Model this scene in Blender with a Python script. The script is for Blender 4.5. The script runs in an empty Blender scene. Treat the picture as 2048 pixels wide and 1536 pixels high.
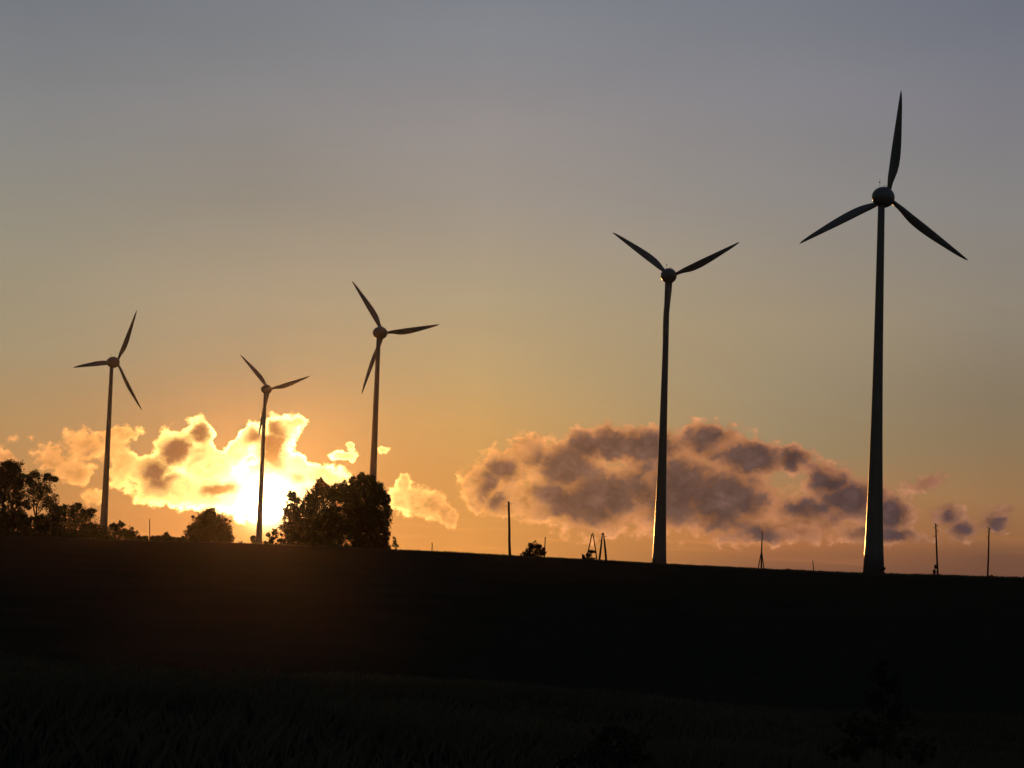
import bpy, math, random
import numpy as np
from mathutils import Vector, Matrix

S = bpy.context.scene
COL = S.collection
R = math.radians
random.seed(7)
RNG = np.random.default_rng(11)

# ---------------------------------------------------------------- camera
F = 4400.0                       # focal length in pixels of a 2048 px wide picture
PITCH, ROLL = R(4.7), R(2.0)     # looking slightly up, held a little crooked
EYE = np.array([0.0, 0.0, 2.0])
_f = np.array([0, math.cos(PITCH), math.sin(PITCH)])
_r0 = np.array([1.0, 0, 0])
_u0 = np.array([0, -math.sin(PITCH), math.cos(PITCH)])
_r = _r0 * math.cos(ROLL) + _u0 * math.sin(ROLL)
_u = _u0 * math.cos(ROLL) - _r0 * math.sin(ROLL)
cam_data = bpy.data.cameras.new('camera')
cam_data.sensor_width = 36.0
cam_data.lens = F / 2048 * 36.0
cam_data.clip_start = 0.5
cam_data.clip_end = 120000.0
cam = bpy.data.objects.new('camera', cam_data)
COL.objects.link(cam)
cam.matrix_world = Matrix(((_r[0], _u[0], -_f[0], EYE[0]), (_r[1], _u[1], -_f[1], EYE[1]),
                           (_r[2], _u[2], -_f[2], EYE[2]), (0, 0, 0, 1)))
S.camera = cam


def ray(x, y):
    d = _f + _r * (x - 1024) / F + _u * (768 - y) / F
    return d / np.linalg.norm(d)


def at(x, y, dist):
    """world point seen at photo pixel x, y, at this horizontal distance"""
    d = ray(x, y)
    return EYE + d * dist / math.hypot(d[0], d[1])


def azel(x, y):
    d = ray(x, y)
    return math.degrees(math.atan2(d[0], d[1])), math.degrees(math.asin(d[2]))


# ---------------------------------------------------------------- render settings
S.render.engine = 'CYCLES'
S.view_settings.view_transform = 'Standard'
S.view_settings.look = 'None'
S.view_settings.exposure = 0.0
S.view_settings.gamma = 1.0
S.cycles.use_denoising = True
S.cycles.max_bounces = 4
S.cycles.volume_bounces = 0
S.cycles.transparent_max_bounces = 8

# ---------------------------------------------------------------- sun
SUN_PX = (533, 1003)
SUN_AZ, SUN_EL = azel(*SUN_PX)
sun_dir = Vector(ray(*SUN_PX))
sd = bpy.data.lights.new('sun', 'SUN')
sd.energy = 0.68
sd.angle = R(0.5)
sd.color = (1.0, 0.40, 0.09)
sun = bpy.data.objects.new('sun', sd)
sun.rotation_euler = (-sun_dir).to_track_quat('-Z', 'Y').to_euler()
sun.location = (-200, 900, 300)
COL.objects.link(sun)

# ---------------------------------------------------------------- world: dusk sky with clouds, all a function of direction
W = bpy.data.worlds.new('World')
S.world = W
W.use_nodes = True
NT = W.node_tree
NT.nodes.clear()


def lin(c):
    return tuple(((v / 255) / 12.92 if v / 255 <= 0.04045 else ((v / 255 + 0.055) / 1.055) ** 2.4) for v in c)


class G:
    """small helper for writing shader maths"""
    def __init__(self, nt):
        self.nt = nt

    def new(self, t, **kw):
        n = self.nt.nodes.new(t)
        for k, v in kw.items():
            setattr(n, k, v)
        return n

    def put(self, sock, v):
        if isinstance(v, bpy.types.NodeSocket):
            self.nt.links.new(v, sock)
        else:
            sock.default_value = v

    def m(self, op, a, b=0.0, c=0.0, clamp=False):
        n = self.new('ShaderNodeMath', operation=op)
        n.use_clamp = clamp
        self.put(n.inputs[0], a)
        self.put(n.inputs[1], b)
        if len(n.inputs) > 2:
            self.put(n.inputs[2], c)
        return n.outputs[0]

    def v(self, op, a, b=(0, 0, 0), scale=None):
        n = self.new('ShaderNodeVectorMath', operation=op)
        self.put(n.inputs[0], a)
        self.put(n.inputs[1], b)
        if scale is not None:
            self.put(n.inputs['Scale'], scale)
        return n.outputs['Value'] if op in ('LENGTH', 'DOT_PRODUCT', 'DISTANCE') else n.outputs['Vector']

    def step(self, x, a, b):
        n = self.new('ShaderNodeMapRange', interpolation_type='SMOOTHSTEP')
        self.put(n.inputs['Value'], x)
        n.inputs['From Min'].default_value = a
        n.inputs['From Max'].default_value = b
        return n.outputs['Result']

    def mix(self, f, a, b, mode='MIX'):
        n = self.new('ShaderNodeMix', data_type='RGBA', blend_type=mode)
        self.put(n.inputs[0], f)
        self.put(n.inputs[6], a if isinstance(a, bpy.types.NodeSocket) else (*a, 1))
        self.put(n.inputs[7], b if isinstance(b, bpy.types.NodeSocket) else (*b, 1))
        return n.outputs[2]

    def ramp(self, x, lo, hi, stops, interp='EASE'):
        n = self.new('ShaderNodeMapRange')
        self.put(n.inputs['Value'], x)
        n.inputs['From Min'].default_value = lo
        n.inputs['From Max'].default_value = hi
        r = self.new('ShaderNodeValToRGB')
        r.color_ramp.interpolation = interp
        els = r.color_ramp.elements
        stops = sorted(stops, key=lambda s: s[0])
        while len(els) < len(stops):
            els.new(0.5)
        for e, (p, c) in zip(els, stops):
            e.position = (p - lo) / (hi - lo)
        for e, (p, c) in zip(els, stops):
            e.position = (p - lo) / (hi - lo)
            e.color = (*c, 1)
        self.nt.links.new(n.outputs[0], r.inputs[0])
        return r.outputs[0]

    def noise(self, vec, scale, detail=6.0, rough=0.55, color=False, w=0.0):
        n = self.new('ShaderNodeTexNoise', noise_dimensions='3D')
        self.put(n.inputs['Vector'], vec)
        n.inputs['Scale'].default_value = scale
        n.inputs['Detail'].default_value = detail
        n.inputs['Roughness'].default_value = rough
        return n.outputs['Color' if color else 'Fac']

    def blobs(self, p, rows, grow=1.0):
        """sum of soft ellipses given in photo pixels: x, y, rx, ry, turn (deg, clockwise in the picture), weight"""
        tot = None
        for row in rows:
            x, y, rx, ry = row[:4]
            rot = row[4] if len(row) > 4 else 0
            wt = row[5] if len(row) > 5 else 1.0
            a, e = azel(x, y)
            mp = self.new('ShaderNodeMapping', vector_type='TEXTURE')
            q = p
            if tot is not None:      # chain the terms (z is ignored below) so that they are evaluated one after another
                q = self.new('ShaderNodeVectorMath', operation='MULTIPLY_ADD')
                self.put(q.inputs[0], tot)
                q.inputs[1].default_value = (0, 0, 1)
                self.put(q.inputs[2], p)
                q = q.outputs[0]
            self.put(mp.inputs['Vector'], q)
            k = 1 / F * 57.2958
            mp.inputs['Location'].default_value = (a, e, 0)
            mp.inputs['Rotation'].default_value = (0, 0, R(-rot))
            mp.inputs['Scale'].default_value = (rx * k * grow, ry * k * grow, 1e6)
            d2 = self.v('DOT_PRODUCT', mp.outputs[0], mp.outputs[0])
            g = self.m('POWER', 2.71828, self.m('MULTIPLY', d2, -1.0))
            if tot is None:
                tot = self.m('MULTIPLY', g, wt)
            elif wt < 0:
                tot = self.m('MULTIPLY_ADD', g, wt, tot)
            else:
                tot = self.m('SMOOTH_MAX', self.m('MULTIPLY', g, wt), tot, 0.22)
        return tot


g = G(NT)
tc = g.new('ShaderNodeTexCoord')
D = g.v('NORMALIZE', tc.outputs['Generated'])
sep = g.new('ShaderNodeSeparateXYZ')
NT.links.new(D, sep.inputs[0])
AZ = g.m('MULTIPLY', g.m('ARCTAN2', sep.outputs[0], sep.outputs[1]), 57.2958)
EL = g.m('MULTIPLY', g.m('ARCSINE', sep.outputs[2]), 57.2958)
comb = g.new('ShaderNodeCombineXYZ')
g.put(comb.inputs[0], AZ)
g.put(comb.inputs[1], EL)
P = comb.outputs[0]


def column(x, stops):
    stops = [(y, (c[0] + 6, c[1] + 4, c[2] + 2) if y <= 300 else c) for y, c in stops]
    return g.ramp(EL, -1.0, 17.0, [(azel(x, y)[1], lin(c)) for y, c in stops], 'LINEAR')


sky_l = column(50, [(-30, (110, 117, 126)), (100, (119, 123, 128)), (200, (126, 128, 130)), (300, (132, 132, 129)), (500, (150, 142, 123)),
                    (700, (162, 146, 115)), (830, (172, 140, 97)), (950, (184, 134, 80)), (1100, (193, 126, 69))])
sky_s = column(480, [(-30, (114, 121, 130)), (100, (124, 127, 132)), (200, (132, 131, 133)), (400, (148, 140, 127)), (600, (168, 152, 125)),
                     (720, (164, 145, 112)), (830, (166, 134, 93)), (950, (180, 130, 77)), (1100, (193, 128, 69))])
sky_c = column(950, [(-30, (119, 126, 137)), (100, (129, 132, 138)), (200, (139, 136, 138)), (400, (158, 148, 137)), (600, (176, 158, 126)),
                     (750, (188, 158, 110)), (850, (200, 156, 95)), (970, (208, 148, 80)), (1100, (220, 148, 74))])
sky_r = column(1550, [(-30, (112, 119, 131)), (100, (121, 124, 133)), (200, (129, 129, 136)), (400, (144, 139, 134)), (650, (162, 145, 118)),
                      (780, (158, 141, 112)), (900, (156, 134, 99)), (1000, (176, 125, 77)), (1080, (177, 113, 68)), (1140, (133, 90, 66))])
sky_e = column(2000, [(-30, (102, 109, 123)), (100, (111, 115, 127)), (200, (118, 119, 128)), (400, (133, 130, 128)), (600, (142, 132, 117)),
                      (800, (137, 121, 98)), (900, (143, 119, 88)), (1000, (155, 116, 78)), (1075, (150, 102, 66)), (1115, (117, 80, 61)), (1180, (105, 72, 58))])
sky = sky_l
cols = [(50, sky_l), (480, sky_s), (950, sky_c), (1550, sky_r), (2000, sky_e)]
for (xa, ca), (xb, cb) in zip(cols[:-1], cols[1:]):
    n = g.new('ShaderNodeMapRange', interpolation_type='LINEAR')
    g.put(n.inputs['Value'], AZ)
    n.inputs['From Min'].default_value = azel(xa, 900)[0]
    n.inputs['From Max'].default_value = azel(xb, 900)[0]
    sky = g.mix(n.outputs[0], sky, cb)

# the rest of the dome: a low-sun Nishita sky, dim overhead and behind
nish = g.new('ShaderNodeTexSky', sky_type='NISHITA')
nish.sun_disc = False
nish.sun_elevation = R(SUN_EL)
nish.sun_rotation = R(SUN_AZ)
nish.air_density = 1.5
nish.dust_density = 2.0
NISH = 0.09
dome = g.v('MULTIPLY', nish.outputs[0], (NISH * 0.72, NISH * 0.98, NISH * 1.55))
side = g.m('MAXIMUM', g.step(g.m('ABSOLUTE', g.m('SUBTRACT', AZ, 1.0)), 15.0, 50.0), g.step(EL, 12.5, 30.0))
sky = g.mix(side, sky, dome)

# angle to the sun
ca = g.v('DOT_PRODUCT', D, tuple(sun_dir))
TH = g.m('MULTIPLY', g.m('ARCCOSINE', g.m('MINIMUM', ca, 1.0)), 57.2958)

# ---- clouds
warp1 = g.v('SUBTRACT', g.noise(P, 1.1, 2.0, 0.5, color=True), (0.5, 0.5, 0.5))
warp2 = g.v('SUBTRACT', g.noise(P, 3.4, 5.0, 0.60, color=True), (0.5, 0.5, 0.5))
PW = g.v('ADD', P, g.v('ADD', g.v('SCALE', warp1, scale=0.42), g.v('SCALE', warp2, scale=0.36)))
SQ = g.v('MULTIPLY', g.v('ADD', P, g.v('SCALE', warp2, scale=0.25)), (1.0, 1.2, 1.0))
fine = g.m('SUBTRACT', g.noise(SQ, 3.2, 6.0, 0.52), 0.5)
fine2 = g.m('SUBTRACT', g.noise(SQ, 1.5, 4.0, 0.5), 0.5)

COVER = [
    # broad bank on the right
    (965, 965, 45, 45), (1010, 935, 55, 50), (1060, 905, 50, 35), (1130, 930, 80, 60), (1170, 890, 50, 40), (1215, 885, 60, 45), (1300, 895, 90, 45),
    (1420, 888, 75, 48), (1500, 918, 80, 45), (1590, 920, 55, 28), (1100, 1000, 130, 50), (1200, 1000, 120, 80), (1340, 980, 150, 95), (1450, 1000, 120, 85),
    (1655, 960, 50, 42), (1700, 1000, 90, 50), (1780, 1030, 55, 45), (1620, 1030, 90, 45), (1000, 1010, 50, 30), (950, 1000, 25, 30),
    (1560, 1060, 100, 30), (1760, 1070, 90, 22), (1850, 1075, 60, 16, 0, .5),
    # bright bank in front of the sun
    (110, 918, 50, 36, 0, .72), (172, 892, 60, 36, 0, .74), (240, 873, 55, 18, -8, .9), (150, 945, 60, 32, 0, .72), (238, 920, 48, 60, 0, .8), (188, 985, 30, 24, -35, .8), (300, 940, 50, 48), (350, 900, 50, 45, -25),
    (405, 870, 35, 35), (420, 925, 60, 60), (340, 975, 80, 35), (470, 895, 35, 40), (500, 872, 34, 28, -30), (556, 858, 40, 26), (540, 900, 50, 60), (592, 846, 24, 11, -15),
    (590, 935, 40, 28), (640, 950, 45, 28), (680, 965, 25, 22), (440, 985, 110, 40), (530, 985, 95, 55), (620, 1000, 50, 40), (560, 950, 90, 50),
    # small puffs
    (810, 963, 16, 20), (820, 995, 45, 30), (855, 1010, 45, 32), (895, 1030, 24, 18, 40), (690, 908, 38, 9, 0, .75), (706, 890, 11, 13, -30, .8),
    (768, 900, 12, 9, 0, .6), (1850, 962, 55, 22, -10, .62), (1895, 1028, 42, 32, 0, .78), (1930, 1058, 40, 30, 0, .78), (1992, 1045, 46, 28, 0, .74), (2010, 1022, 34, 14, 0, .62),
    (10, 925, 50, 30, 25, .72), (70, 875, 22, 14, 0, .42), (25, 880, 20, 12, 0, .4),
    (1556, 968, 14, 7, -25, -0.5), (285, 893, 18, 14, 0, -0.7), (448, 868, 22, 24, 28, -0.9), (197, 962, 20, 15, -40, -0.45), (212, 925, 14, 10, 0, -.3),
    (615, 890, 25, 22, 30, -0.4), (110, 985, 40, 18, 0, -.4),
]
DARK = [
    (1490, 938, 66, 32, -22, 1.15), (1585, 990, 40, 22, 0, .75), (1425, 965, 60, 34, -30, 1.1), (1385, 1020, 60, 40, 0, 1.05), (1345, 960, 30, 40, 0, .8), (1130, 950, 50, 40, 0, .85), (1290, 885, 90, 24, 0, 1.05),
    (1675, 985, 50, 28, 15, 1.0), (1745, 1008, 50, 26, 15, 1.0),
    (998, 942, 34, 25, 0, .8), (986, 985, 24, 26, 0, .8), (1093, 938, 38, 26, 0, .9), (1071, 966, 17, 22, 0, .6), (1165, 935, 46, 72, 8), (1242, 890, 75, 24, -4, .95),
    (1205, 866, 32, 16, 0, .75), (1252, 952, 44, 18, -38, .9), (1232, 1000, 34, 24, 0, .85), (1163, 1030, 54, 27, 5, .95), (1130, 985, 40, 24, 0, .9), (1330, 880, 70, 24, 0, .95),
    (1415, 868, 40, 16, -10, .85), (1280, 985, 36, 24, 0, .7), (1370, 985, 62, 48, -20, .95), (1538, 918, 62, 24, -6, 1.05), (1465, 942, 56, 30, -12), (1435, 978, 56, 42, 0, .95),
    (1504, 1008, 28, 22, 0, .85), (1415, 1043, 60, 36, 20, .95), (1480, 1060, 52, 18, 6, .85), (1631, 958, 20, 27, 0, .75), (1650, 990, 46, 26, 0, .95), (1712, 986, 32, 30, 0, 1.0),
    (1602, 1015, 36, 20, 0, .6), (1710, 1042, 34, 22, 0, .8), (1786, 1020, 28, 22, 0, 1.05), (1792, 1071, 32, 13, 10, .7), (1922, 1055, 18, 20, 40, .85), (1900, 1035, 12, 14, 0, .6), (1998, 1049, 26, 10, 0, .85),
    (375, 884, 48, 20, -38, 1.25), (345, 908, 32, 18, -30, 1.1), (318, 940, 24, 32, 10, 1.25), (345, 945, 26, 14, -20, .6), (546, 890, 19, 40, 4, 1.3), (508, 872, 16, 16, 0, .9), (505, 928, 22, 11, 0, .75),
    (437, 979, 34, 9, -12, 1.0), (595, 955, 18, 10, 0, .6), (552, 930, 16, 14, 0, .7), (395, 920, 30, 8, -45, .4),
    (165, 915, 30, 10, -30, .45), (60, 920, 20, 14, 0, .3),
]
cov0 = g.blobs(PW, COVER)
gate = g.step(cov0, 0.04, 0.35)
tex = g.m('ADD', g.m('MULTIPLY', fine, 0.75), g.m('MULTIPLY', fine2, 0.5))
cov = g.m('MULTIPLY_ADD', tex, gate, cov0)
soft = g.ramp(TH, 0.0, 22.0, [(0, (.16, .16, .16)), (3.2, (.20, .20, .20)), (5.5, (.35, .35, .35))], 'LINEAR')
t_ = g.m('DIVIDE', g.m('SUBTRACT', cov, 0.25), soft)
alpha = g.step(t_, 0.0, 1.0)
# thin edges pass more light than the body
rim = g.m('POWER', 2.71828, g.m('MULTIPLY', g.m('POWER', g.m('DIVIDE', g.m('SUBTRACT', cov, 0.46), 0.17), 2.0), -1.0))
PD = g.v('ADD', P, g.v('ADD', g.v('SCALE', warp1, scale=0.38), g.v('SCALE', warp2, scale=0.24)))
drk0 = g.blobs(PD, DARK, 1.36)
drk = g.m('ADD', drk0, g.m('ADD', g.m('MULTIPLY', fine, 0.6), g.m('MULTIPLY', fine2, 0.7)))
dsp = g.ramp(TH, 0.0, 22.0, [(3.5, (.92, .92, .92)), (6.0, (.60, .60, .60))], 'LINEAR')
dark = g.m('MULTIPLY', g.step(g.m('DIVIDE', g.m('SUBTRACT', drk, 0.02), dsp), 0.0, 1.0), g.step(cov, 0.38, 0.88))
k = 57.2958 / F
lit = g.ramp(TH, 0.0, 22.0, [(0, (3.2, 2.6, 1.4)), (60 * k, (2.4, 1.75, 0.72)), (120 * k, (1.65, 1.10, 0.36)), (200 * k, (1.30, 0.80, 0.235)),
                             (260 * k, (1.12, 0.60, 0.165)), (340 * k, (0.86, 0.37, 0.098)), (470 * k, (0.80, 0.34, 0.098)), (650 * k, (0.62, 0.255, 0.092)),
                             (850 * k, (0.51, 0.205, 0.082)), (1100 * k, (0.40, 0.165, 0.078)), (1350 * k, (0.29, 0.130, 0.072)), (1650 * k, (0.25, 0.12, 0.068))], 'LINEAR')
shade = g.ramp(TH, 0.0, 22.0, [(0, (0.60, 0.25, 0.07)), (110 * k, (0.20, 0.085, 0.034)), (220 * k, (0.145, 0.072, 0.042)), (480 * k, (0.20, 0.098, 0.058)),
                               (700 * k, (0.140, 0.074, 0.050)), (1000 * k, (0.098, 0.056, 0.048)), (1400 * k, (0.080, 0.047, 0.049))], 'LINEAR')
# transmitted light falls with the depth of the cloud; texture from the fine noise
litv = g.v('SCALE', lit, scale=g.m('POWER', 2.71828, g.m('ADD', g.m('MULTIPLY', rim, g.m('MULTIPLY_ADD', g.step(TH, 5.2, 1.5), 0.72, 0.19)), g.m('MULTIPLY_ADD', fine, 2.2, g.m('MULTIPLY', fine2, 1.0)))))
shadev = g.v('SCALE', shade, scale=g.m('POWER', 2.71828, g.m('MULTIPLY_ADD', fine, 1.1, g.m('MULTIPLY', fine2, 1.5))))
cloud = g.mix(dark, litv, shadev)
# low streaks over the horizon
stv = g.v('MULTIPLY', P, (0.16, 2.6, 1.0))
stk = g.m('MULTIPLY', g.step(g.noise(stv, 1.6, 5.0, 0.55), 0.5, 0.72), g.m('MULTIPLY', g.step(EL, 1.5, 0.5), 0.55))
sky = g.v('MULTIPLY', sky, g.mix(stk, (1, 1, 1), (1.45, 1.35, 1.25)))
veil = g.noise(g.v('MULTIPLY', P, (0.10, 0.34, 1.0)), 1.0, 4.0, 0.5)
sky = g.v('SCALE', sky, scale=g.m('MULTIPLY_ADD', g.m('SUBTRACT', veil, 0.5), 0.16, 1.0))
full = g.mix(alpha, sky, cloud)
# aureole of the sun itself
au = g.m('MULTIPLY', g.m('POWER', 2.71828, g.m('MULTIPLY', g.m('POWER', g.m('DIVIDE', TH, 33 * k), 2.0), -1.0)), 12.0)
au2 = g.m('MULTIPLY', g.m('POWER', 2.71828, g.m('MULTIPLY', g.m('DIVIDE', TH, 42 * k), -1.0)), 1.6)
c1 = g.v('SCALE', (1.0, 0.82, 0.42), scale=au)
c2 = g.v('SCALE', (1.0, 0.55, 0.12), scale=au2)
full = g.v('ADD', full, g.v('ADD', c1, c2))
bg = g.new('ShaderNodeBackground')
NT.links.new(full, bg.inputs['Color'])
bg.inputs['Strength'].default_value = 1.0
out = g.new('ShaderNodeOutputWorld')
NT.links.new(bg.outputs[0], out.inputs['Surface'])
W.cycles.sampling_method = 'MANUAL'
W.cycles.sample_map_resolution = 2048

# ---------------------------------------------------------------- materials


def material(name, base, rough=0.6, spec=0.5, var=0.0, scale=1.0, bump=0.0, base2=None):
    m = bpy.data.materials.new(name)
    m.use_nodes = True
    h = G(m.node_tree)
    b = m.node_tree.nodes['Principled BSDF']
    b.inputs['Roughness'].default_value = rough
    b.inputs['Specular IOR Level'].default_value = spec
    t = h.new('ShaderNodeTexCoord')
    n = h.noise(t.outputs['Object'], scale, 6.0, 0.6)
    c2 = base2 or tuple(v * (1 - var) for v in base)
    h.put(b.inputs['Base Color'], h.mix(h.step(n, 0.35, 0.65), c2, base))
    if bump:
        bp = h.new('ShaderNodeBump')
        bp.inputs['Strength'].default_value = bump
        bp.inputs['Distance'].default_value = 0.1
        h.put(bp.inputs['Height'], n)
        h.put(b.inputs['Normal'], bp.outputs[0])
    return m


M_TOWER = material('painted_concrete', (0.155, 0.15, 0.15), 0.22, 0.28, 0.12, 0.35)
M_SHELL = material('painted_shell', (0.15, 0.147, 0.147), 0.28, 0.5, 0.08, 0.8)
M_BLADE = material('blade_composite', (0.16, 0.16, 0.163), 0.3, 0.5, 0.06, 0.6)
M_STEEL = material('dull_steel', (0.18, 0.18, 0.18), 0.5, 0.4, 0.2, 3.0)
M_LEAF = material('dark_leaves', (0.050, 0.065, 0.022), 0.75, 0.2, 0.0, 0.6, 0, (0.022, 0.034, 0.014))
M_LEAF2 = material('olive_leaves', (0.060, 0.062, 0.026), 0.75, 0.2, 0.0, 0.6, 0, (0.028, 0.032, 0.016))
M_BARK = material('bark', (0.085, 0.060, 0.042), 0.9, 0.1, 0.45, 4.0, 0.4)
M_WOOD = material('weathered_pole_wood', (0.12, 0.085, 0.06), 0.85, 0.2, 0.4, 5.0, 0.2)
M_PORC = material('insulator_porcelain', (0.25, 0.16, 0.12), 0.3, 0.5, 0.1, 5.0)
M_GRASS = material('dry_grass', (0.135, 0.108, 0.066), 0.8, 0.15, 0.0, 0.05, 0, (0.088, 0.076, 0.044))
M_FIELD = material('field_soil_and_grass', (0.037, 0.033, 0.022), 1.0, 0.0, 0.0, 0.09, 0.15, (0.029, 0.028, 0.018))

# ---------------------------------------------------------------- helpers for objects


def mesh_obj(name, V, Fc, mat, parent=None, smooth=True):
    me = bpy.data.meshes.new(name)
    V = np.asarray(V, dtype=np.float32).reshape(-1, 3)
    if isinstance(Fc, np.ndarray):
        nf, k_ = Fc.shape
        me.vertices.add(len(V))
        me.vertices.foreach_set('co', V.ravel())
        me.loops.add(nf * k_)
        me.loops.foreach_set('vertex_index', Fc.astype(np.int32).ravel())
        me.polygons.add(nf)
        me.polygons.foreach_set('loop_start', np.arange(0, nf * k_, k_, dtype=np.int32))
        me.update(calc_edges=True)
    else:
        me.from_pydata([tuple(v) for v in V], [], Fc)
        me.update()
    me.validate()
    me.polygons.foreach_set('use_smooth', np.full(len(me.polygons), smooth))
    me.materials.append(mat)
    o = bpy.data.objects.new(name, me)
    COL.objects.link(o)
    if parent:
        o.parent = parent
    return o


def thing(name, label, cat, loc, rz=0.0, group=None):
    o = bpy.data.objects.new(name, None)
    o.empty_display_size = 1.0
    o.location = loc
    o.rotation_euler = (0, 0, rz)
    o['label'] = label
    o['category'] = cat
    if group:
        o['group'] = group
    COL.objects.link(o)
    return o


class MB:
    def __init__(self):
        self.v, self.f = [], []

    def tube(self, pts, rad, seg=10, cap=True):
        pts = [np.asarray(p, float) for p in pts]
        base = len(self.v)
        n = len(pts)
        ref = np.array([1.0, 0.17, 0.05])
        for i, p in enumerate(pts):
            t = pts[min(i + 1, n - 1)] - pts[max(i - 1, 0)]
            t = t / (np.linalg.norm(t) + 1e-9)
            a = ref - t * (ref @ t)
            if np.linalg.norm(a) < 0.1:
                a = np.array([0, 1.0, 0]) - t * t[1]
            a /= np.linalg.norm(a)
            b = np.cross(t, a)
            for s in range(seg):
                q = 2 * math.pi * s / seg
                self.v.append(p + rad[i] * (math.cos(q) * a + math.sin(q) * b))
        for i in range(n - 1):
            for s in range(seg):
                s2 = (s + 1) % seg
                self.f.append((base + i * seg + s, base + i * seg + s2, base + (i + 1) * seg + s2, base + (i + 1) * seg + s))
        if cap:
            self.f.append(tuple(base + s for s in reversed(range(seg))))
            self.f.append(tuple(base + (n - 1) * seg + s for s in range(seg)))
        return self

    def lathe(self, prof, axis='z', seg=40):
        """prof: (position along the axis, radius)"""
        base = len(self.v)
        n = len(prof)
        for t, rr in prof:
            for s in range(seg):
                q = 2 * math.pi * s / seg
                c, d = rr * math.cos(q), rr * math.sin(q)
                self.v.append((c, d, t) if axis == 'z' else (c, t, d))
        for i in range(n - 1):
            for s in range(seg):
                s2 = (s + 1) % seg
                q = (base + i * seg + s, base + i * seg + s2, base + (i + 1) * seg + s2, base + (i + 1) * seg + s)
                self.f.append(q if axis == 'z' else q[::-1])
        e0 = tuple(base + s for s in range(seg))
        e1 = tuple(base + (n - 1) * seg + s for s in range(seg))
        self.f.append(e0[::-1] if axis == 'z' else e0)
        self.f.append(e1 if axis == 'z' else e1[::-1])
        return self

    def box(self, c, s):
        b = len(self.v)
        for x in (-1, 1):
            for y in (-1, 1):
                for z in (-1, 1):
                    self.v.append((c[0] + x * s[0] / 2, c[1] + y * s[1] / 2, c[2] + z * s[2] / 2))
        for f in ((0, 1, 3, 2), (4, 6, 7, 5), (0, 4, 5, 1), (2, 3, 7, 6), (0, 2, 6, 4), (1, 5, 7, 3)):
            self.f.append(tuple(b + i for i in f))
        return self

    def build(self, name, mat, parent=None, smooth=True):
        return mesh_obj(name, self.v, self.f, mat, parent, smooth)


# ---------------------------------------------------------------- ground: one sheet to the horizon
RIDGE = [(-400, 1068), (0, 1074), (150, 1078), (300, 1084), (480, 1088), (620, 1094), (780, 1101), (900, 1106), (1040, 1114),
         (1180, 1121), (1300, 1128), (1500, 1138), (1640, 1146), (1745, 1150), (1880, 1153), (1960, 1156), (2048, 1158), (2500, 1172)]
_raz = np.array([azel(x, y)[0] for x, y in RIDGE])
_rel = np.array([azel(x, y)[1] for x, y in RIDGE])


def ridge_dist(az):
    return 440 + 10 * np.sin(np.radians(az) * 9 + 0.6)


def ridge_z(az):
    e = np.interp(az, _raz, _rel)
    return EYE[2] + ridge_dist(az) * np.tan(np.radians(e))


def sstep(x, a, b):
    t = np.clip((x - a) / (b - a), 0, 1)
    return t * t * (3 - 2 * t)


def ground_z(rr, az):
    rr = np.asarray(rr, float)
    az = np.asarray(az, float)
    D0 = ridge_dist(az)
    x = rr * np.sin(np.radians(az))
    y = rr * np.cos(np.radians(az))
    near = np.interp(rr, [0, 14, 25, 31, 44, 58, 72, 95, 140, 200], [0.35, 0.15, -0.05, -0.45, -1.75, -1.70, -2.1, -3.6, -4.3, -4.0])
    roll = 0.16 * np.sin(x * 0.33 + y * 0.12) + 0.12 * np.sin(x * 0.11 - y * 0.21 + 1.3) - 0.035 * x * sstep(rr, 5, 20)
    near = near + roll * (1 - sstep(rr, 60, 200))
    up = near + (ridge_z(az) - near) * sstep(rr, 110, D0 * 1.0) ** 0.8
    back = ridge_z(az) - (0.004 * (rr - D0) + 0.00006 * (rr - D0) ** 2)
    back = np.maximum(back, -26.0)
    z = np.where(rr < D0, up, back)
    return z


def noise1(x, seed, octs):
    rng = np.random.default_rng(seed)
    s = np.zeros_like(x)
    for w_, a_ in octs:
        n_ = int((x.max() - x.min()) / w_) + 3
        s += a_ * np.interp((x - x.min()) / w_, np.arange(n_), rng.normal(size=n_))
    return s


azs = np.concatenate([np.arange(-180, -20, 4.0), np.arange(-20, -15, 0.5), np.arange(-15, 15, 0.05), np.arange(15, 20, 0.5), np.arange(20, 180, 4.0)])
rs = np.concatenate([[0.5, 4, 8, 11], np.arange(13, 80, 1.0), np.arange(80, 160, 4.0), np.arange(160, 390, 8.0), np.arange(390, 475, 1.6),
                     np.arange(475, 900, 15.0), np.geomspace(900, 2200, 12)])
A_, R_ = np.meshgrid(azs, rs, indexing='ij')
Z_ = ground_z(R_, A_)
Z_ += RNG.normal(size=Z_.shape) * np.where(R_ < 80, 0.035, np.where((R_ > 385) & (R_ < 480), 0.05, 0.0))
GV = np.stack([R_ * np.sin(np.radians(A_)), R_ * np.cos(np.radians(A_)), Z_], -1).reshape(-1, 3)
na, nr = len(azs), len(rs)
ii, jj = np.meshgrid(np.arange(na), np.arange(nr - 1), indexing='ij')
i2 = (ii + 1) % na
GF = np.stack([ii * nr + jj, ii * nr + jj + 1, i2 * nr + jj + 1, i2 * nr + jj], -1).reshape(-1, 4)[:, ::-1]
inner = [tuple(i * nr for i in range(na))]
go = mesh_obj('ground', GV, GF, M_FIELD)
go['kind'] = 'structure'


def gpt(x, dist):
    """ground point below photo column x at this distance"""
    a = azel(x, 1110)[0]
    z = float(ground_z(dist, a))
    return np.array([dist * math.sin(R(a)), dist * math.cos(R(a)), z])


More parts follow.
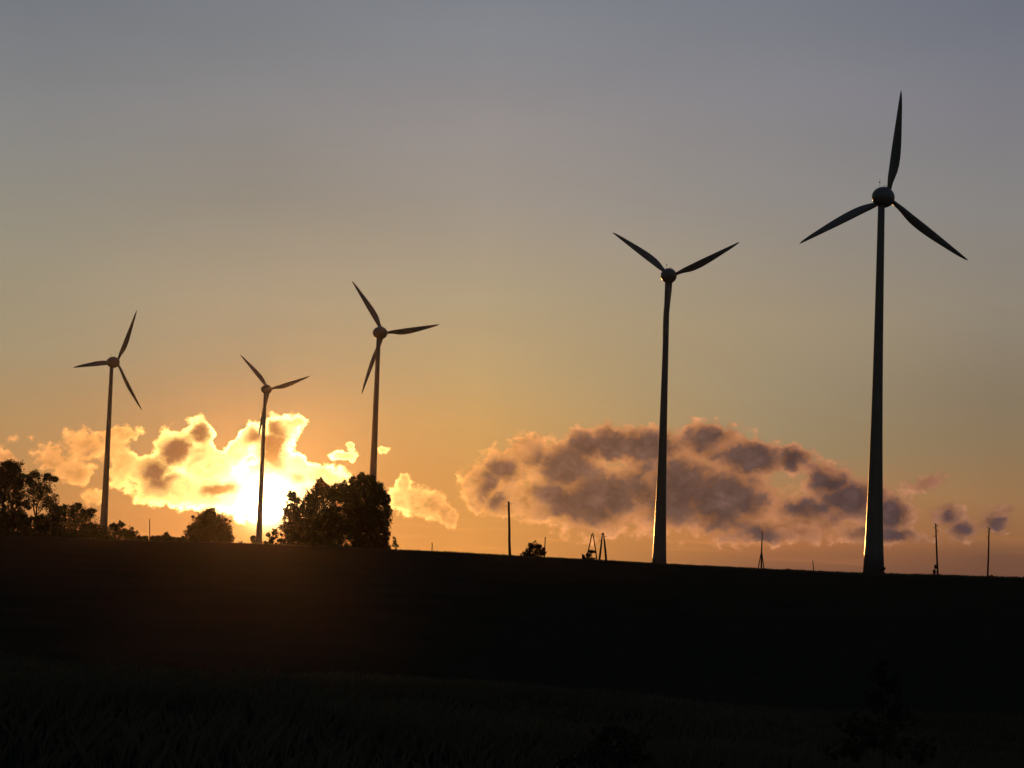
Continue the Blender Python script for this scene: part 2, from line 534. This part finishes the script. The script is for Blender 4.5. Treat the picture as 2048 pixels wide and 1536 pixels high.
# grass blades: the near knolls and the crop fringe on the crest
def blades(n, r0, r1, h0, h1, w, a0=-15, a1=15, lean=0.35):
    rr = np.sqrt(RNG.uniform(r0 ** 2, r1 ** 2, n))
    az = RNG.uniform(a0, a1, n)
    x, y = rr * np.sin(np.radians(az)), rr * np.cos(np.radians(az))
    clump = 0.45 + 0.55 * (np.sin(x * 1.7 + np.sin(y * 0.9)) * np.sin(y * 1.1 + 0.7 * np.sin(x * 0.8)) * 0.5 + 0.5)
    z = ground_z(rr, az)
    h = RNG.uniform(h0, h1, n) * clump
    q = RNG.uniform(0, 2 * np.pi, n)
    wx, wy = np.cos(q) * w / 2, np.sin(q) * w / 2
    l1 = RNG.normal(0.12, lean, n) * h
    l2 = RNG.normal(0.0, lean, n) * h
    b0 = np.stack([x - wx, y - wy, z - 0.05], -1)
    b1 = np.stack([x + wx, y + wy, z - 0.05], -1)
    m0 = np.stack([x + l1 * 0.35 + wx * 0.6, y + l2 * 0.35 + wy * 0.6, z + h * 0.6], -1)
    t = np.stack([x + l1, y + l2, z + h], -1)
    V = np.stack([b0, b1, m0, t], 1).reshape(-1, 3)
    return V, np.arange(n * 4).reshape(-1, 4)


V1, F1 = blades(110000, 17, 75, 0.12, 0.42, 0.014)
V2, F2 = blades(42000, 430, 456, 0.15, 0.5, 0.11)
V3, F3 = blades(9000, 434, 452, 0.2, 0.7, 0.14, 7.2, 14.5)
gr = mesh_obj('grass', np.concatenate([V1, V2, V3]), np.concatenate([F1, F2 + len(V1), F3 + len(V1) + len(V2)]), M_GRASS, None, False)
gr['kind'] = 'stuff'
gr['label'] = 'dark dry grass covering the field in the foreground'

# ---------------------------------------------------------------- wind turbines
ROTOR_R, OVERHANG, TILT = 22.0, 3.0, R(4.0)
TOWER_PROF = [(0.0, 2.16), (0.06, 1.92), (0.12, 1.74), (0.2, 1.56), (0.3, 1.35), (0.4, 1.19), (0.5, 1.06), (0.6, 0.96), (0.7, 0.88),
              (0.8, 0.81), (0.9, 0.75), (0.965, 0.71), (1.0, 0.70)]


def blade_mesh(parent, spin):
    """one blade along +Z from the hub, chord in X, rotor axis along Y (up-wind = +Y)"""
    st = [(1.4, 0.92, 0.0), (2.3, 0.95, 0.0), (3.3, 1.18, 0.3), (4.3, 1.50, 0.62), (5.4, 1.80, 0.88), (6.7, 1.97, 1), (8.1, 2.03, 1), (9.4, 2.0, 1),
          (10.7, 1.91, 1), (12, 1.78, 1), (13.4, 1.62, 1), (14.7, 1.45, 1), (16, 1.27, 1), (17.3, 1.10, 1), (18.6, 0.92, 1), (20, 0.68, 1), (21.2, 0.42, 1), (21.8, 0.20, 1), (22.0, 0.06, 1)]
    V, Fc, seg = [], [], 18
    for rr, ch, fl in st:
        tw = R(26) * (1 - min(1, (rr - 1.4) / 18)) ** 1.5 + R(3)
        off = 0.30 * math.sin(math.pi * min(1, rr / 22.0)) * 0
        pre = -0.0
        for s in range(seg):
            q = 2 * math.pi * s / seg
            cx = math.cos(q) * ch / 2
            th = ch / 2 * ((1 - fl) + fl * (0.16 + 0.08 * (1 - rr / 22)) * (1.0 - 0.55 * math.cos(q)))
            cy = math.sin(q) * th
            # the pitch axis lies near the leading edge (-X side)
            lead = 0.475
            cx = cx + fl * (ch / 2 - 0.42 * ch * (lead / 0.475)) * 0.5 + fl * (ch * 0.5 - 0.5) * 0.62
            x = cx * math.cos(tw) - cy * math.sin(tw)
            y = cx * math.sin(tw) + cy * math.cos(tw)
            V.append((x + off, y + pre, rr))
    for i in range(len(st) - 1):
        for s in range(seg):
            s2 = (s + 1) % seg
            Fc.append((i * seg + s, i * seg + s2, (i + 1) * seg + s2, (i + 1) * seg + s))
    Fc.append(tuple(reversed(range(seg))))
    Fc.append(tuple((len(st) - 1) * seg + s for s in range(seg)))
    o = mesh_obj('blade', V, Fc, M_BLADE, parent)
    return o


def turbine(label, az, dist, yaw, phase, hub_z):
    base = np.array([dist * math.sin(R(az)), dist * math.cos(R(az)), 0.0])
    base[2] = float(ground_z(dist, az)) - 0.15
    H = hub_z - base[2]
    # the Empty faces +Y along the rotor axis
    t = thing('wind_turbine', label, 'wind turbine', base, -R(yaw), 'wind turbines standing across the field')
    MB().lathe([(f * (H - 1.55), rr) for f, rr in TOWER_PROF], 'z', 48).build('tower', M_TOWER, t)
    head = Matrix.Translation((0, 0, H)) @ Matrix.Rotation(TILT, 4, 'X')
    neck = MB().lathe([(H - 1.56, 0.72), (H - 1.3, 0.86), (H - 0.9, 1.0), (H - 0.4, 1.1)], 'z', 32)
    neck.build('yaw_neck', M_SHELL, t)
    nac = MB().lathe([(-2.55, 0.15), (-2.48, 0.6), (-2.3, 1.02), (-1.95, 1.42), (-1.4, 1.75), (-0.7, 2.02), (0.0, 2.20), (0.7, 2.30), (1.1, 2.33),
                      (1.55, 2.31), (1.75, 2.2), (1.78, 1.9)], 'y', 48).build('nacelle', M_SHELL, t)
    nac.matrix_local = head @ Matrix.Diagonal((0.93, 0.84, 0.93, 1))
    # wind vane mast and hoop on the roof of the nacelle
    ms = MB().tube([(0, -0.9, 1.95), (0, -0.9, 3.5)], [0.035, 0.03], 8)
    ms.tube([(-0.22, -0.9, 3.05), (0.22, -0.9, 3.05)], [0.03, 0.03], 6)
    ms.lathe([(3.0, 0.02), (3.03, 0.13), (3.16, 0.16), (3.27, 0.1), (3.3, 0.02)], 'z', 10)
    for q in range(len(ms.v) - 50, len(ms.v)):
        ms.v[q] = (ms.v[q][0] - 0.0, ms.v[q][1] - 0.9, ms.v[q][2])
    ms.tube([(0.28 * math.cos(a) + 0.0, -0.9, 1.0) for a in ()] or [(0, -0.9, 3.5), (0.02, -0.9, 4.0)], [0.02, 0.012], 6)
    ms.build('wind_sensor_mast', M_STEEL, nac)
    hp = MB().tube([(0.85 + 0.42 * math.cos(a), 0.1, 2.05 + 0.42 * math.sin(a)) for a in np.linspace(0, math.pi, 12)], [0.04] * 12, 6)
    hp.build('roof_hoop', M_STEEL, nac)
    hub = MB().lathe([(1.8, 1.95), (1.95, 2.12), (2.4, 2.1), (2.9, 1.92), (3.4, 1.62), (3.85, 1.2), (4.15, 0.74), (4.3, 0.3), (4.33, 0.05)], 'y', 48)
    hub = hub.build('hub', M_SHELL, t)
    hub.matrix_local = head @ Matrix.Diagonal((0.93, 0.84, 0.93, 1))
    for q in range(3):
        b = blade_mesh(t, 0)
        # seen from the camera (from behind) the phase runs clockwise from straight up
        b.matrix_local = head @ Matrix.Translation((0, OVERHANG, 0)) @ Matrix.Rotation(phase + q * 2 * math.pi / 3, 4, 'Y')
    return t


TURB = [
    ('leftmost wind turbine, beside the shrubs, its blades pointing up, left and down right', -10.3582, 847.3, 30.58, 26.57, 73.48),
    ('smallest and farthest wind turbine, in front of the glowing cloud and the sun', -6.4027, 971.8, 27.89, 75.45, 75.22),
    ('wind turbine whose tower rises from behind the big tree grove', -3.5277, 725.4, 31.2, 84.6, 76.96),
    ('wind turbine before the dark cloud bank, two raised blades making a V', 3.9766, 611.3, 24.73, 66.37, 84.03),
    ('tallest and nearest wind turbine on the right with one blade straight up', 9.4650, 448.2, 35.49, 8.85, 79.09),
]
for lb, az, dist, yaw, ph, hz in TURB:
    turbine(lb, az, dist, yaw, R(ph), hz)


# ---------------------------------------------------------------- trees and shrubs
def leaf_cloud(rng, lobes, dist, leaf, dens, clump=0.2, fill=1.0, mult=1.0):
    """lobes: photo px x, y, rx, ry; returns leaf triangles in the world"""
    C, SZ = [], []
    for lb in lobes:
        x, y, rx, ry = lb[:4]
        den = lb[4] if len(lb) > 4 else 1.0
        c = at(x, y, dist)
        a, b = rx * dist / F, ry * dist / F
        dpt = (a + b) / 2
        ax = np.array([c[0], c[1], 0]) / math.hypot(c[0], c[1])      # away from camera
        rt = np.array([ax[1], -ax[0], 0])
        area = a * b * 3.14
        ncl = max(int(30 * min(1, den + .2)), int(area * 2.4 * dens * den * 1.7 / (clump * 5)))
        d = rng.normal(size=(ncl, 3))
        d /= np.linalg.norm(d, axis=1)[:, None]
        rad = rng.uniform(0.12, 1.0, ncl) ** 0.55
        rad *= 1 + 0.20 * rng.normal(size=ncl)
        pc = d * rad[:, None]
        per = max(6, int(44 * fill))
        cr = clump * min(a, b) * rng.uniform(0.5, 1.3, ncl)
        cr = np.clip(cr, leaf * 0.7, 1.1)
        off = rng.normal(size=(ncl, per, 3)) * cr[:, None, None] * 0.62
        pts = (c + pc[:, :1] * a * rt + pc[:, 1:2] * dpt * ax + pc[:, 2:3] * b * np.array([0, 0, 1.0]))[:, None, :] + off
        C.append(pts.reshape(-1, 3))
    C = np.concatenate(C)
    n = len(C)
    u = rng.normal(size=(n, 3))
    u /= np.linalg.norm(u, axis=1)[:, None]
    w = np.cross(u, rng.normal(size=(n, 3)))
    w /= np.linalg.norm(w, axis=1)[:, None]
    s = 0.85 * leaf * rng.uniform(0.55, 1.35, n)[:, None]
    V = np.stack([C - u * s * 0.5, C + w * s * 0.32, C + u * s * 0.5, C - w * s * 0.32], 1).reshape(-1, 3)
    return V, np.arange(n * 4).reshape(-1, 4)


def plant(name, label, cat, x, dist, lobes, stems, leaf=0.42, dens=1.0, clump=0.2, fill=1.0, mat=None, seed=0, group=None,
          crown='crown', wood='trunk', trunk_r=0.25, twigs=0):
    rng = np.random.default_rng(seed + 100)
    base = gpt(x, dist)
    t = thing(name, label, cat, base, 0, group)
    V, Fc = leaf_cloud(rng, lobes, dist, leaf, dens, clump, fill)
    keep = V.reshape(-1, 4, 3)
    gz = base[2]
    keep = keep[keep[:, :, 2].min(1) > gz - 0.6]
    V = keep.reshape(-1, 3) - base
    mesh_obj(crown, V, np.arange(len(V)).reshape(-1, 4), mat or M_LEAF, t, False)
    mb = MB()
    for st in stems:
        pts = [at(px, py, dist) - base for px, py in st['p']]
        if st.get('root', True):
            pts[0][2] = min(pts[0][2], -0.3)
        r0, r1 = st.get('r', (trunk_r, trunk_r * 0.3))
        # a few in-between points with a slight wobble, limbs fanned out in depth
        fine_pts, rad = [], []
        dz = st.get('d', 0.0)
        for i in range(len(pts) - 1):
            for q in range(4):
                f_ = q / 4
                p = pts[i] * (1 - f_) + pts[i + 1] * f_
                fr = (i + f_) / (len(pts) - 1)
                p = p + rng.normal(size=3) * r0 * 0.35 * (fr > 0)
                p[1] += dz * fr
                fine_pts.append(p)
                rad.append(r0 * (1 - fr) + r1 * fr)
        p = pts[-1].copy()
        p[1] += dz
        fine_pts.append(p)
        rad.append(r1)
        mb.tube(fine_pts, rad, 8)
    for lb in lobes:
        for q in range(twigs):
            c = at(lb[0], lb[1], dist) - base
            a, b = lb[2] * dist / F, lb[3] * dist / F
            ang = rng.uniform(-0.4, math.pi + 0.4)
            k_ = rng.uniform(0.95, 1.22)
            e = c + np.array([math.cos(ang) * a * k_, rng.normal() * a * 0.4, math.sin(ang) * b * k_])
            mid = (c + e) / 2 + rng.normal(size=3) * 0.1 * a
            mb.tube([c, mid, e], [0.09, 0.06, 0.03], 5)
    mb.build(wood, M_BARK, t)
    return t


GT = 'trees and shrubs along the field crest'
plant('tree', 'tallest tree at the left edge, bare stems showing below its round crown', 'tree', 20, 452,
      [(22, 945, 26, 26), (8, 965, 22, 28), (38, 965, 14, 22), (4, 1000, 14, 28, .6), (30, 995, 20, 22, .8), (36, 1022, 16, 20, .4), (-18, 985, 22, 40), (8, 1030, 18, 16, .4)],
      [dict(p=[(6, 1085), (6, 1010), (14, 950), (20, 925)], r=(.28, .06)), dict(p=[(26, 1085), (25, 1010), (30, 960), (34, 940)], r=(.26, .06)),
       dict(p=[(15, 1085), (17, 1020), (17, 960)], r=(.2, .05)), dict(p=[(7, 1000), (-8, 970)], r=(.12, .03), root=False, d=1.5)],
      leaf=.38, dens=1.35, seed=1, group=GT)
plant('tree', 'airy tree with forked trunk and gaps of sky, next to the tallest tree', 'tree', 71, 455,
      [(70, 950, 11, 9), (95, 955, 11, 8), (110, 958, 6, 5, .8), (75, 972, 22, 14, .8), (90, 985, 20, 16, .8), (64, 990, 16, 18, .7), (100, 1005, 16, 16, .8), (78, 1005, 24, 14, .6), (58, 960, 7, 9, .7), (106, 1020, 12, 14, .7), (55, 1010, 8, 10, .4)],
      [dict(p=[(71, 1085), (71, 1040), (74, 1015), (88, 975), (95, 955)], r=(.24, .05)), dict(p=[(71, 1035), (66, 1005), (68, 965), (70, 945)], r=(.17, .04), root=False),
       dict(p=[(72, 1032), (90, 1012), (104, 1000)], r=(.12, .04), root=False, d=-1), dict(p=[(85, 985), (104, 965), (112, 955)], r=(.09, .03), root=False)],
      leaf=.33, dens=.8, clump=.42, seed=2, twigs=1, group=GT)
plant('shrub', 'low shrub in the shade under the tallest tree at the left edge', 'shrub', 20, 447,
      [(15, 1050, 36, 24), (45, 1040, 22, 16), (-25, 1050, 40, 30), (10, 1075, 50, 14), (30, 1028, 12, 10, .6)], [dict(p=[(20, 1085), (18, 1045)], r=(.1, .03)), dict(p=[(24, 1085), (40, 1040)], r=(.08, .02))],
      leaf=.4, dens=1.2, seed=3, crown='foliage', wood='stems', twigs=2, group=GT)
plant('shrub', 'dense shrub under the airy forked tree', 'shrub', 85, 448,
      [(78, 1055, 34, 20), (60, 1070, 36, 16), (105, 1052, 26, 22), (84, 1038, 14, 9), (120, 1072, 40, 14), (100, 1076, 60, 10), (60, 1078, 70, 10)], [dict(p=[(85, 1085), (78, 1045)], r=(.1, .03)), dict(p=[(86, 1085), (104, 1046)], r=(.08, .02))],
      leaf=.4, dens=1.3, seed=4, crown='foliage', wood='stems', twigs=2, group=GT)
plant('shrub', 'tall spreading bush with ragged top just left of the leftmost turbine tower', 'shrub', 150, 450,
      [(128, 1030, 24, 18), (155, 1030, 22, 18), (176, 1030, 14, 13), (150, 1060, 56, 26), (165, 1077, 56, 9), (182, 1022, 8, 6), (150, 1018, 10, 7), (115, 1022, 12, 10), (180, 1056, 20, 14), (190, 1066, 16, 10), (157, 1012, 5, 5, .8)],
      [dict(p=[(150, 1090), (150, 1050), (156, 1015)], r=(.14, .03)), dict(p=[(148, 1088), (130, 1040)], r=(.1, .02)), dict(p=[(154, 1088), (178, 1030)], r=(.1, .02))],
      leaf=.36, dens=1.25, clump=.32, seed=5, crown='foliage', wood='stems', twigs=3, group=GT)
plant('shrub', 'arching bush just right of the leftmost turbine tower', 'shrub', 240, 449,
      [(224, 1064, 18, 13, .8), (242, 1064, 20, 13, .8), (258, 1068, 14, 10, .8), (240, 1078, 40, 11), (228, 1052, 8, 5, .7), (242, 1050, 6, 5, .6), (266, 1072, 6, 10, .6), (205, 1078, 26, 10), (236, 1083, 44, 7)],
      [dict(p=[(240, 1090), (236, 1060)], r=(.09, .02)), dict(p=[(242, 1090), (262, 1060)], r=(.07, .015))],
      leaf=.30, dens=1.0, clump=.4, seed=6, crown='foliage', wood='stems', twigs=3, group=GT)
plant('shrub', 'small spiky bush left of the thin pole on the crest', 'shrub', 284, 448,
      [(278, 1078, 8, 6), (290, 1078, 6, 7), (284, 1084, 16, 6)], [dict(p=[(284, 1092), (290, 1072)], r=(.05, .015)), dict(p=[(284, 1092), (277, 1073)], r=(.05, .015))],
      leaf=.3, dens=1.2, seed=7, crown='foliage', wood='stems', twigs=3, group=GT)
plant('shrub', 'low rounded bush right of the thin pole on the crest', 'shrub', 316, 450,
      [(308, 1080, 10, 8), (322, 1078, 11, 8), (316, 1088, 22, 7)], [dict(p=[(316, 1094), (316, 1076)], r=(.06, .02))],
      leaf=.32, dens=1.3, seed=8, crown='foliage', wood='stems', twigs=2, group=GT)
plant('shrub', 'low bush with pointed tip at the left foot of the round tree', 'shrub', 345, 450,
      [(334, 1076, 8, 8), (346, 1082, 14, 8), (362, 1082, 12, 8), (332, 1070, 3, 4), (350, 1090, 28, 7)], [dict(p=[(345, 1094), (336, 1070)], r=(.06, .02))],
      leaf=.32, dens=1.3, seed=9, crown='foliage', wood='stems', twigs=2, group=GT)
plant('tree', 'single round domed tree left of the sun', 'tree', 418, 452,
      [(420, 1042, 24, 22), (403, 1048, 20, 16), (438, 1052, 20, 18), (394, 1062, 20, 16), (418, 1062, 38, 28), (444, 1070, 20, 20), (386, 1076, 18, 14), (421, 1030, 14, 12), (456, 1080, 10, 10), (416, 1086, 50, 12)],
      [dict(p=[(418, 1095), (418, 1060), (422, 1026)], r=(.26, .06)), dict(p=[(418, 1070), (396, 1050)], r=(.13, .04), root=False), dict(p=[(418, 1068), (444, 1052)], r=(.13, .04), root=False, d=2)],
      leaf=.4, dens=1.25, seed=10, group=GT)
plant('shrub', 'small bush at the foot of the smallest turbine, below the sun', 'shrub', 530, 452,
      [(543, 1080, 7, 9), (506, 1076, 5, 5, .7), (536, 1070, 5, 4, .35), (532, 1086, 14, 4, .35), (512, 1086, 8, 5), (550, 1066, 6, 8)],
      [dict(p=[(546, 1096), (546, 1064), (538, 1062)], r=(.06, .02)), dict(p=[(508, 1094), (506, 1073)], r=(.05, .015))],
      leaf=.26, dens=.9, seed=11, crown='foliage', wood='stems', twigs=3, group=GT)
plant('tree', 'slim young tree at the left side of the grove, nearest the sun', 'tree', 578, 450,
      [(586, 1045, 22, 26), (576, 1070, 20, 22), (588, 1018, 17, 20), (582, 992, 9, 9, .6), (592, 1000, 9, 9, .5), (566, 1086, 16, 12), (594, 1070, 26, 26), (575, 1025, 9, 11, .6), (600, 1030, 16, 18), (584, 1092, 36, 9)],
      [dict(p=[(580, 1096), (580, 1040), (584, 980)], r=(.16, .04)), dict(p=[(580, 1040), (570, 1018)], r=(.07, .02), root=False)],
      leaf=.36, dens=1.15, seed=12, twigs=1, group=GT)
plant('tree', 'broad tree with ragged top in the middle of the grove', 'tree', 645, 455,
      [(648, 985, 24, 18), (642, 965, 8, 8, .9), (625, 1000, 20, 18), (668, 990, 24, 18), (615, 1020, 16, 16), (645, 1030, 40, 34), (622, 1060, 34, 32), (665, 1060, 40, 34), (640, 1090, 62, 16), (650, 1097, 70, 7), (640, 978, 12, 10, .7), (682, 975, 12, 14)],
      [dict(p=[(645, 1100), (646, 1040), (648, 985), (643, 965)], r=(.42, .07)), dict(p=[(645, 1050), (622, 1005)], r=(.2, .05), root=False), dict(p=[(646, 1045), (670, 995)], r=(.2, .05), root=False, d=-2)],
      leaf=.42, dens=1.2, seed=13, group=GT)
plant('tree', 'tallest, roundest tree at the right end of the grove, in front of a turbine tower', 'tree', 730, 458,
      [(722, 968, 28, 18), (748, 975, 20, 18), (700, 985, 22, 18), (758, 995, 16, 18), (724, 1005, 44, 34), (772, 1000, 7, 14, .6), (774, 1025, 9, 14, .8), (745, 1040, 34, 34), (705, 1045, 34, 36), (768, 1050, 12, 20), (735, 1086, 52, 20), (766, 1095, 14, 8), (720, 1097, 58, 7), (765, 1085, 16, 14), (772, 1072, 8, 10, .7), (725, 955, 10, 7)],
      [dict(p=[(732, 1102), (732, 1040), (730, 990), (726, 955)], r=(.45, .07)), dict(p=[(732, 1050), (704, 990)], r=(.22, .05), root=False), dict(p=[(732, 1045), (760, 1000), (772, 990)], r=(.2, .04), root=False, d=2), dict(p=[(733, 1060), (766, 1040)], r=(.15, .04), root=False, d=-2)],
      leaf=.42, dens=1.25, seed=14, group=GT)
plant('shrub', 'lone rounded bush on the open crest between two poles', 'shrub', 1068, 447,
      [(1068, 1099, 15, 13, .8), (1055, 1106, 11, 9, .8), (1081, 1105, 9, 9, .8), (1068, 1111, 22, 7), (1063, 1091, 7, 6, .5), (1076, 1093, 6, 6, .5), (1087, 1104, 4, 8, .5)],
      [dict(p=[(1067, 1124), (1066, 1090)], r=(.07, .02)), dict(p=[(1068, 1124), (1082, 1096)], r=(.05, .015))],
      leaf=.28, dens=1.3, seed=15, crown='foliage', wood='stems', twigs=4, mat=M_LEAF2, group=GT)
plant('shrub', 'scraggly small bush at the foot of the twin-leg frames', 'shrub', 1176, 449,
      [(1177, 1110, 5, 5, .9), (1184, 1103, 6, 2.5, .7), (1167, 1114, 3, 6, .5), (1184, 1119, 6, 4, .7), (1174, 1119, 8, 3, .8)],
      [dict(p=[(1174, 1126), (1178, 1106), (1186, 1101)], r=(.06, .02)), dict(p=[(1168, 1126), (1167, 1108)], r=(.04, .012))],
      leaf=.22, dens=1.3, seed=16, crown='foliage', wood='stems', twigs=2, mat=M_LEAF2, group=GT)
plant('shrub', 'tiny weed clump touching the base of the tallest turbine', 'shrub', 1769, 446,
      [(1768, 1137, 1.5, 2, .5), (1768, 1149, 3, 3, .5)], [dict(p=[(1768, 1156), (1767, 1134)], r=(.05, .02))],
      leaf=.2, dens=2.0, seed=17, crown='foliage', wood='stems', mat=M_LEAF2, group=GT)
plant('shrub', 'narrow upright weed at the foot of the leaning pole on the right', 'shrub', 1868, 449,
      [(1869, 1145, 2, 6, .35), (1871, 1134, 1, 4, .25), (1872, 1152, 4, 3, .5)], [dict(p=[(1869, 1160), (1870, 1128)], r=(.04, .015))],
      leaf=.2, dens=1.6, seed=18, crown='foliage', wood='stems', mat=M_LEAF2, group=GT)
plant('shrub', 'low spreading bush around the foot of the rightmost pole', 'shrub', 1974, 449,
      [(1975, 1156, 14, 5), (1965, 1158, 16, 4), (1986, 1158, 12, 4)], [dict(p=[(1974, 1164), (1972, 1152)], r=(.05, .02))],
      leaf=.24, dens=2.0, seed=19, crown='foliage', wood='stems', mat=M_LEAF2, twigs=2, group=GT)
plant('shrub', 'dark weedy clump in the near field at the bottom of the picture', 'shrub', 1215, 19,
      [(1215, 1515, 70, 32, .8), (1160, 1530, 50, 24, .8), (1265, 1500, 40, 40, .6), (1230, 1470, 40, 20, .5)],
      [dict(p=[(1215, 1700), (1210, 1480)], r=(.008, .003)), dict(p=[(1215, 1700), (1262, 1470)], r=(.008, .003)), dict(p=[(1215, 1700), (1165, 1510)], r=(.008, .003))],
      leaf=.03, dens=160, clump=.25, seed=20, crown='foliage', wood='stems', group='dark plants in the near field')
plant('shrub', 'tall thin dark sapling in the near field below the tallest turbine', 'shrub', 1765, 20,
      [(1762, 1345, 16, 30, .5), (1785, 1375, 22, 22, .5), (1750, 1400, 22, 30, .5), (1800, 1430, 26, 24, .5), (1710, 1450, 34, 24, .5), (1770, 1470, 50, 40, .6), (1690, 1500, 50, 24, .6), (1830, 1500, 50, 30, .5)],
      [dict(p=[(1765, 1700), (1768, 1450), (1760, 1325)], r=(.012, .003)), dict(p=[(1767, 1480), (1800, 1420)], r=(.006, .002), root=False), dict(p=[(1767, 1500), (1700, 1440)], r=(.006, .002), root=False)],
      leaf=.03, dens=120, clump=.25, seed=21, crown='foliage', wood='stems', group='dark plants in the near field')


# ---------------------------------------------------------------- poles
GP = 'wooden poles along the field crest'


def pole(label, top, bottom, dist, r=(0.14, 0.10), pins=()):
    """top and bottom are photo pixels; the foot goes down into the ground"""
    a = at(bottom[0], bottom[1], dist)
    b = at(top[0], top[1], dist)
    base = gpt(bottom[0], dist)
    base[0], base[1] = a[0], a[1]
    t = thing('utility_pole', label, 'utility pole', base, 0, GP)
    foot, head = a - base, b - base
    foot[2] = min(foot[2], -0.6)
    mid = [foot * (1 - q) + head * q for q in np.linspace(0, 1, 7)]
    for q in range(1, 6):
        mid[q] = mid[q] + np.array([RNG.normal() * 0.03, 0, 0])
    rad = list(np.linspace(r[0], r[1], 7))
    MB().tube(mid, rad, 10).build('pole', M_WOOD, t)
    ax = (head - foot) / np.linalg.norm(head - foot)
    for fr, s in pins:
        c = foot + (head - foot) * fr
        m = MB()
        p0 = c + np.array([s * r[1] * 0.6, 0, 0])
        p1 = c + np.array([s * (r[1] + 0.22), 0, 0])
        m.tube([p0, p1, p1 + np.array([0, 0, 0.14])], [0.025, 0.025, 0.025], 6)
        m.tube([p1 + np.array([0, 0, 0.10]), p1 + np.array([0, 0, 0.16]), p1 + np.array([0, 0, 0.26]), p1 + np.array([0, 0, 0.32])], [0.05, 0.085, 0.08, 0.03], 8)
        m.build('insulator', M_PORC, t)
    return t


PINS = ((0.985, -1), (0.95, 1), (0.91, -1))
pole('thin pole between the low bushes, left of the round tree', (299, 1038), (300, 1090), 452, (0.11, 0.08), ())
pole('short distant pole on the crest, right of the tree grove', (864, 1085), (864, 1108), 470, (0.11, 0.10), ())
pole('tallest thick bare pole, standing alone left of the lone rounded bush', (1017.5, 1003), (1020, 1118), 447, (0.30, 0.20), PINS)
pole('thin pole rising just behind the lone rounded bush', (1090.5, 1074), (1089, 1120), 462, (0.13, 0.10), ())
pole('short thin pole between the tripod mast and the tallest turbine', (1626, 1121), (1627, 1152), 460, (0.12, 0.08), ())
pole('pole leaning left with small insulators, second pole from the right edge', (1871.5, 1047), (1875.5, 1160), 450, (0.22, 0.14), PINS + ((0.76, -1), (0.86, 1)))
pole('pole leaning right out of a low bush, nearest the right edge', (1978.5, 1055), (1975.5, 1162), 450, (0.20, 0.13), PINS + ((0.8, -1),))


def frame_pole(label, apex, feet, dist, r=0.11):
    base = gpt((feet[0][0] + feet[1][0]) / 2, dist)
    t = thing('frame_pole', label, 'utility pole', base, 0, 'two-legged wooden frames')
    top = at(apex[0], apex[1], dist) - base
    for k_, (fx, fy, r0) in enumerate(feet):
        p = at(fx, fy, dist) - base
        p[2] = min(p[2], -0.5)
        tp = top + np.array([(k_ * 2 - 1) * 0.11, 0, 0])
        MB().tube([p, p * 0.5 + tp * 0.5 + np.array([0.03, 0, 0]), tp], [r0, r0 * 0.85, r], 8).build('leg', M_WOOD, t)
    MB().tube([top + np.array([0, 0.0, -0.2]), top + np.array([0, 0, 0.35])], [0.07, 0.05], 8).build('peak_pin', M_STEEL, t)
    return t


a = frame_pole('left A shaped frame of the pair, its foot behind a scraggly bush', (1185, 1068), [(1171, 1124, .15), (1195, 1124, .14)], 452)
b = frame_pole('right A shaped frame of the pair, with heavier feet', (1206, 1066), [(1198, 1125, .24), (1213, 1126, .26)], 450)
for par, px, py in ((b, 1203, 1068), (b, 1210, 1073), (b, 1201, 1081)):
    q = at(px, py, 450) - np.array(par.location)
    MB().tube([q + np.array([-0.35, 0, 0]), q + np.array([0.35, 0, 0])], [0.05, 0.05], 6).build('peg', M_STEEL, par)

base = gpt(1523, 452)
t = thing('braced_mast', 'mast braced by slanting legs near its foot, right of the tower with V blades', 'mast', base, 0)
tp, ft = at(1524.5, 1063, 452) - base, at(1522.5, 1144, 452) - base
jn = at(1523.3, 1100, 452) - base
ft[2] = min(ft[2], -0.4)
MB().tube([ft, jn, tp], [0.20, 0.15, 0.09], 8).build('pole', M_WOOD, t)
for (fx, fy), dy in (((1516, 1144), 0.8), ((1527.5, 1144), -0.8)):
    p = at(fx, fy, 452) - base
    p[2] = min(p[2], -0.4)
    p[1] += dy
    MB().tube([p, jn], [0.12, 0.09], 8).build('brace', M_WOOD, t)

# ---------------------------------------------------------------- evening haze: one even volume round the camera, the ground and everything on it
hz = MB().box((0, 0, 62), (4600, 4600, 180)).build('haze', bpy.data.materials.new('haze_air'), None, False)
hz['kind'] = 'stuff'
hm = hz.data.materials[0]
hm.use_nodes = True
hm.node_tree.nodes.clear()
ho = hm.node_tree.nodes.new('ShaderNodeOutputMaterial')
pv = hm.node_tree.nodes.new('ShaderNodeVolumePrincipled')
pv.inputs['Color'].default_value = (0.95, 0.78, 0.64, 1)
pv.inputs['Density'].default_value = 1.0e-5
pv.inputs['Anisotropy'].default_value = 0.94
hm.node_tree.links.new(pv.outputs[0], ho.inputs['Volume'])
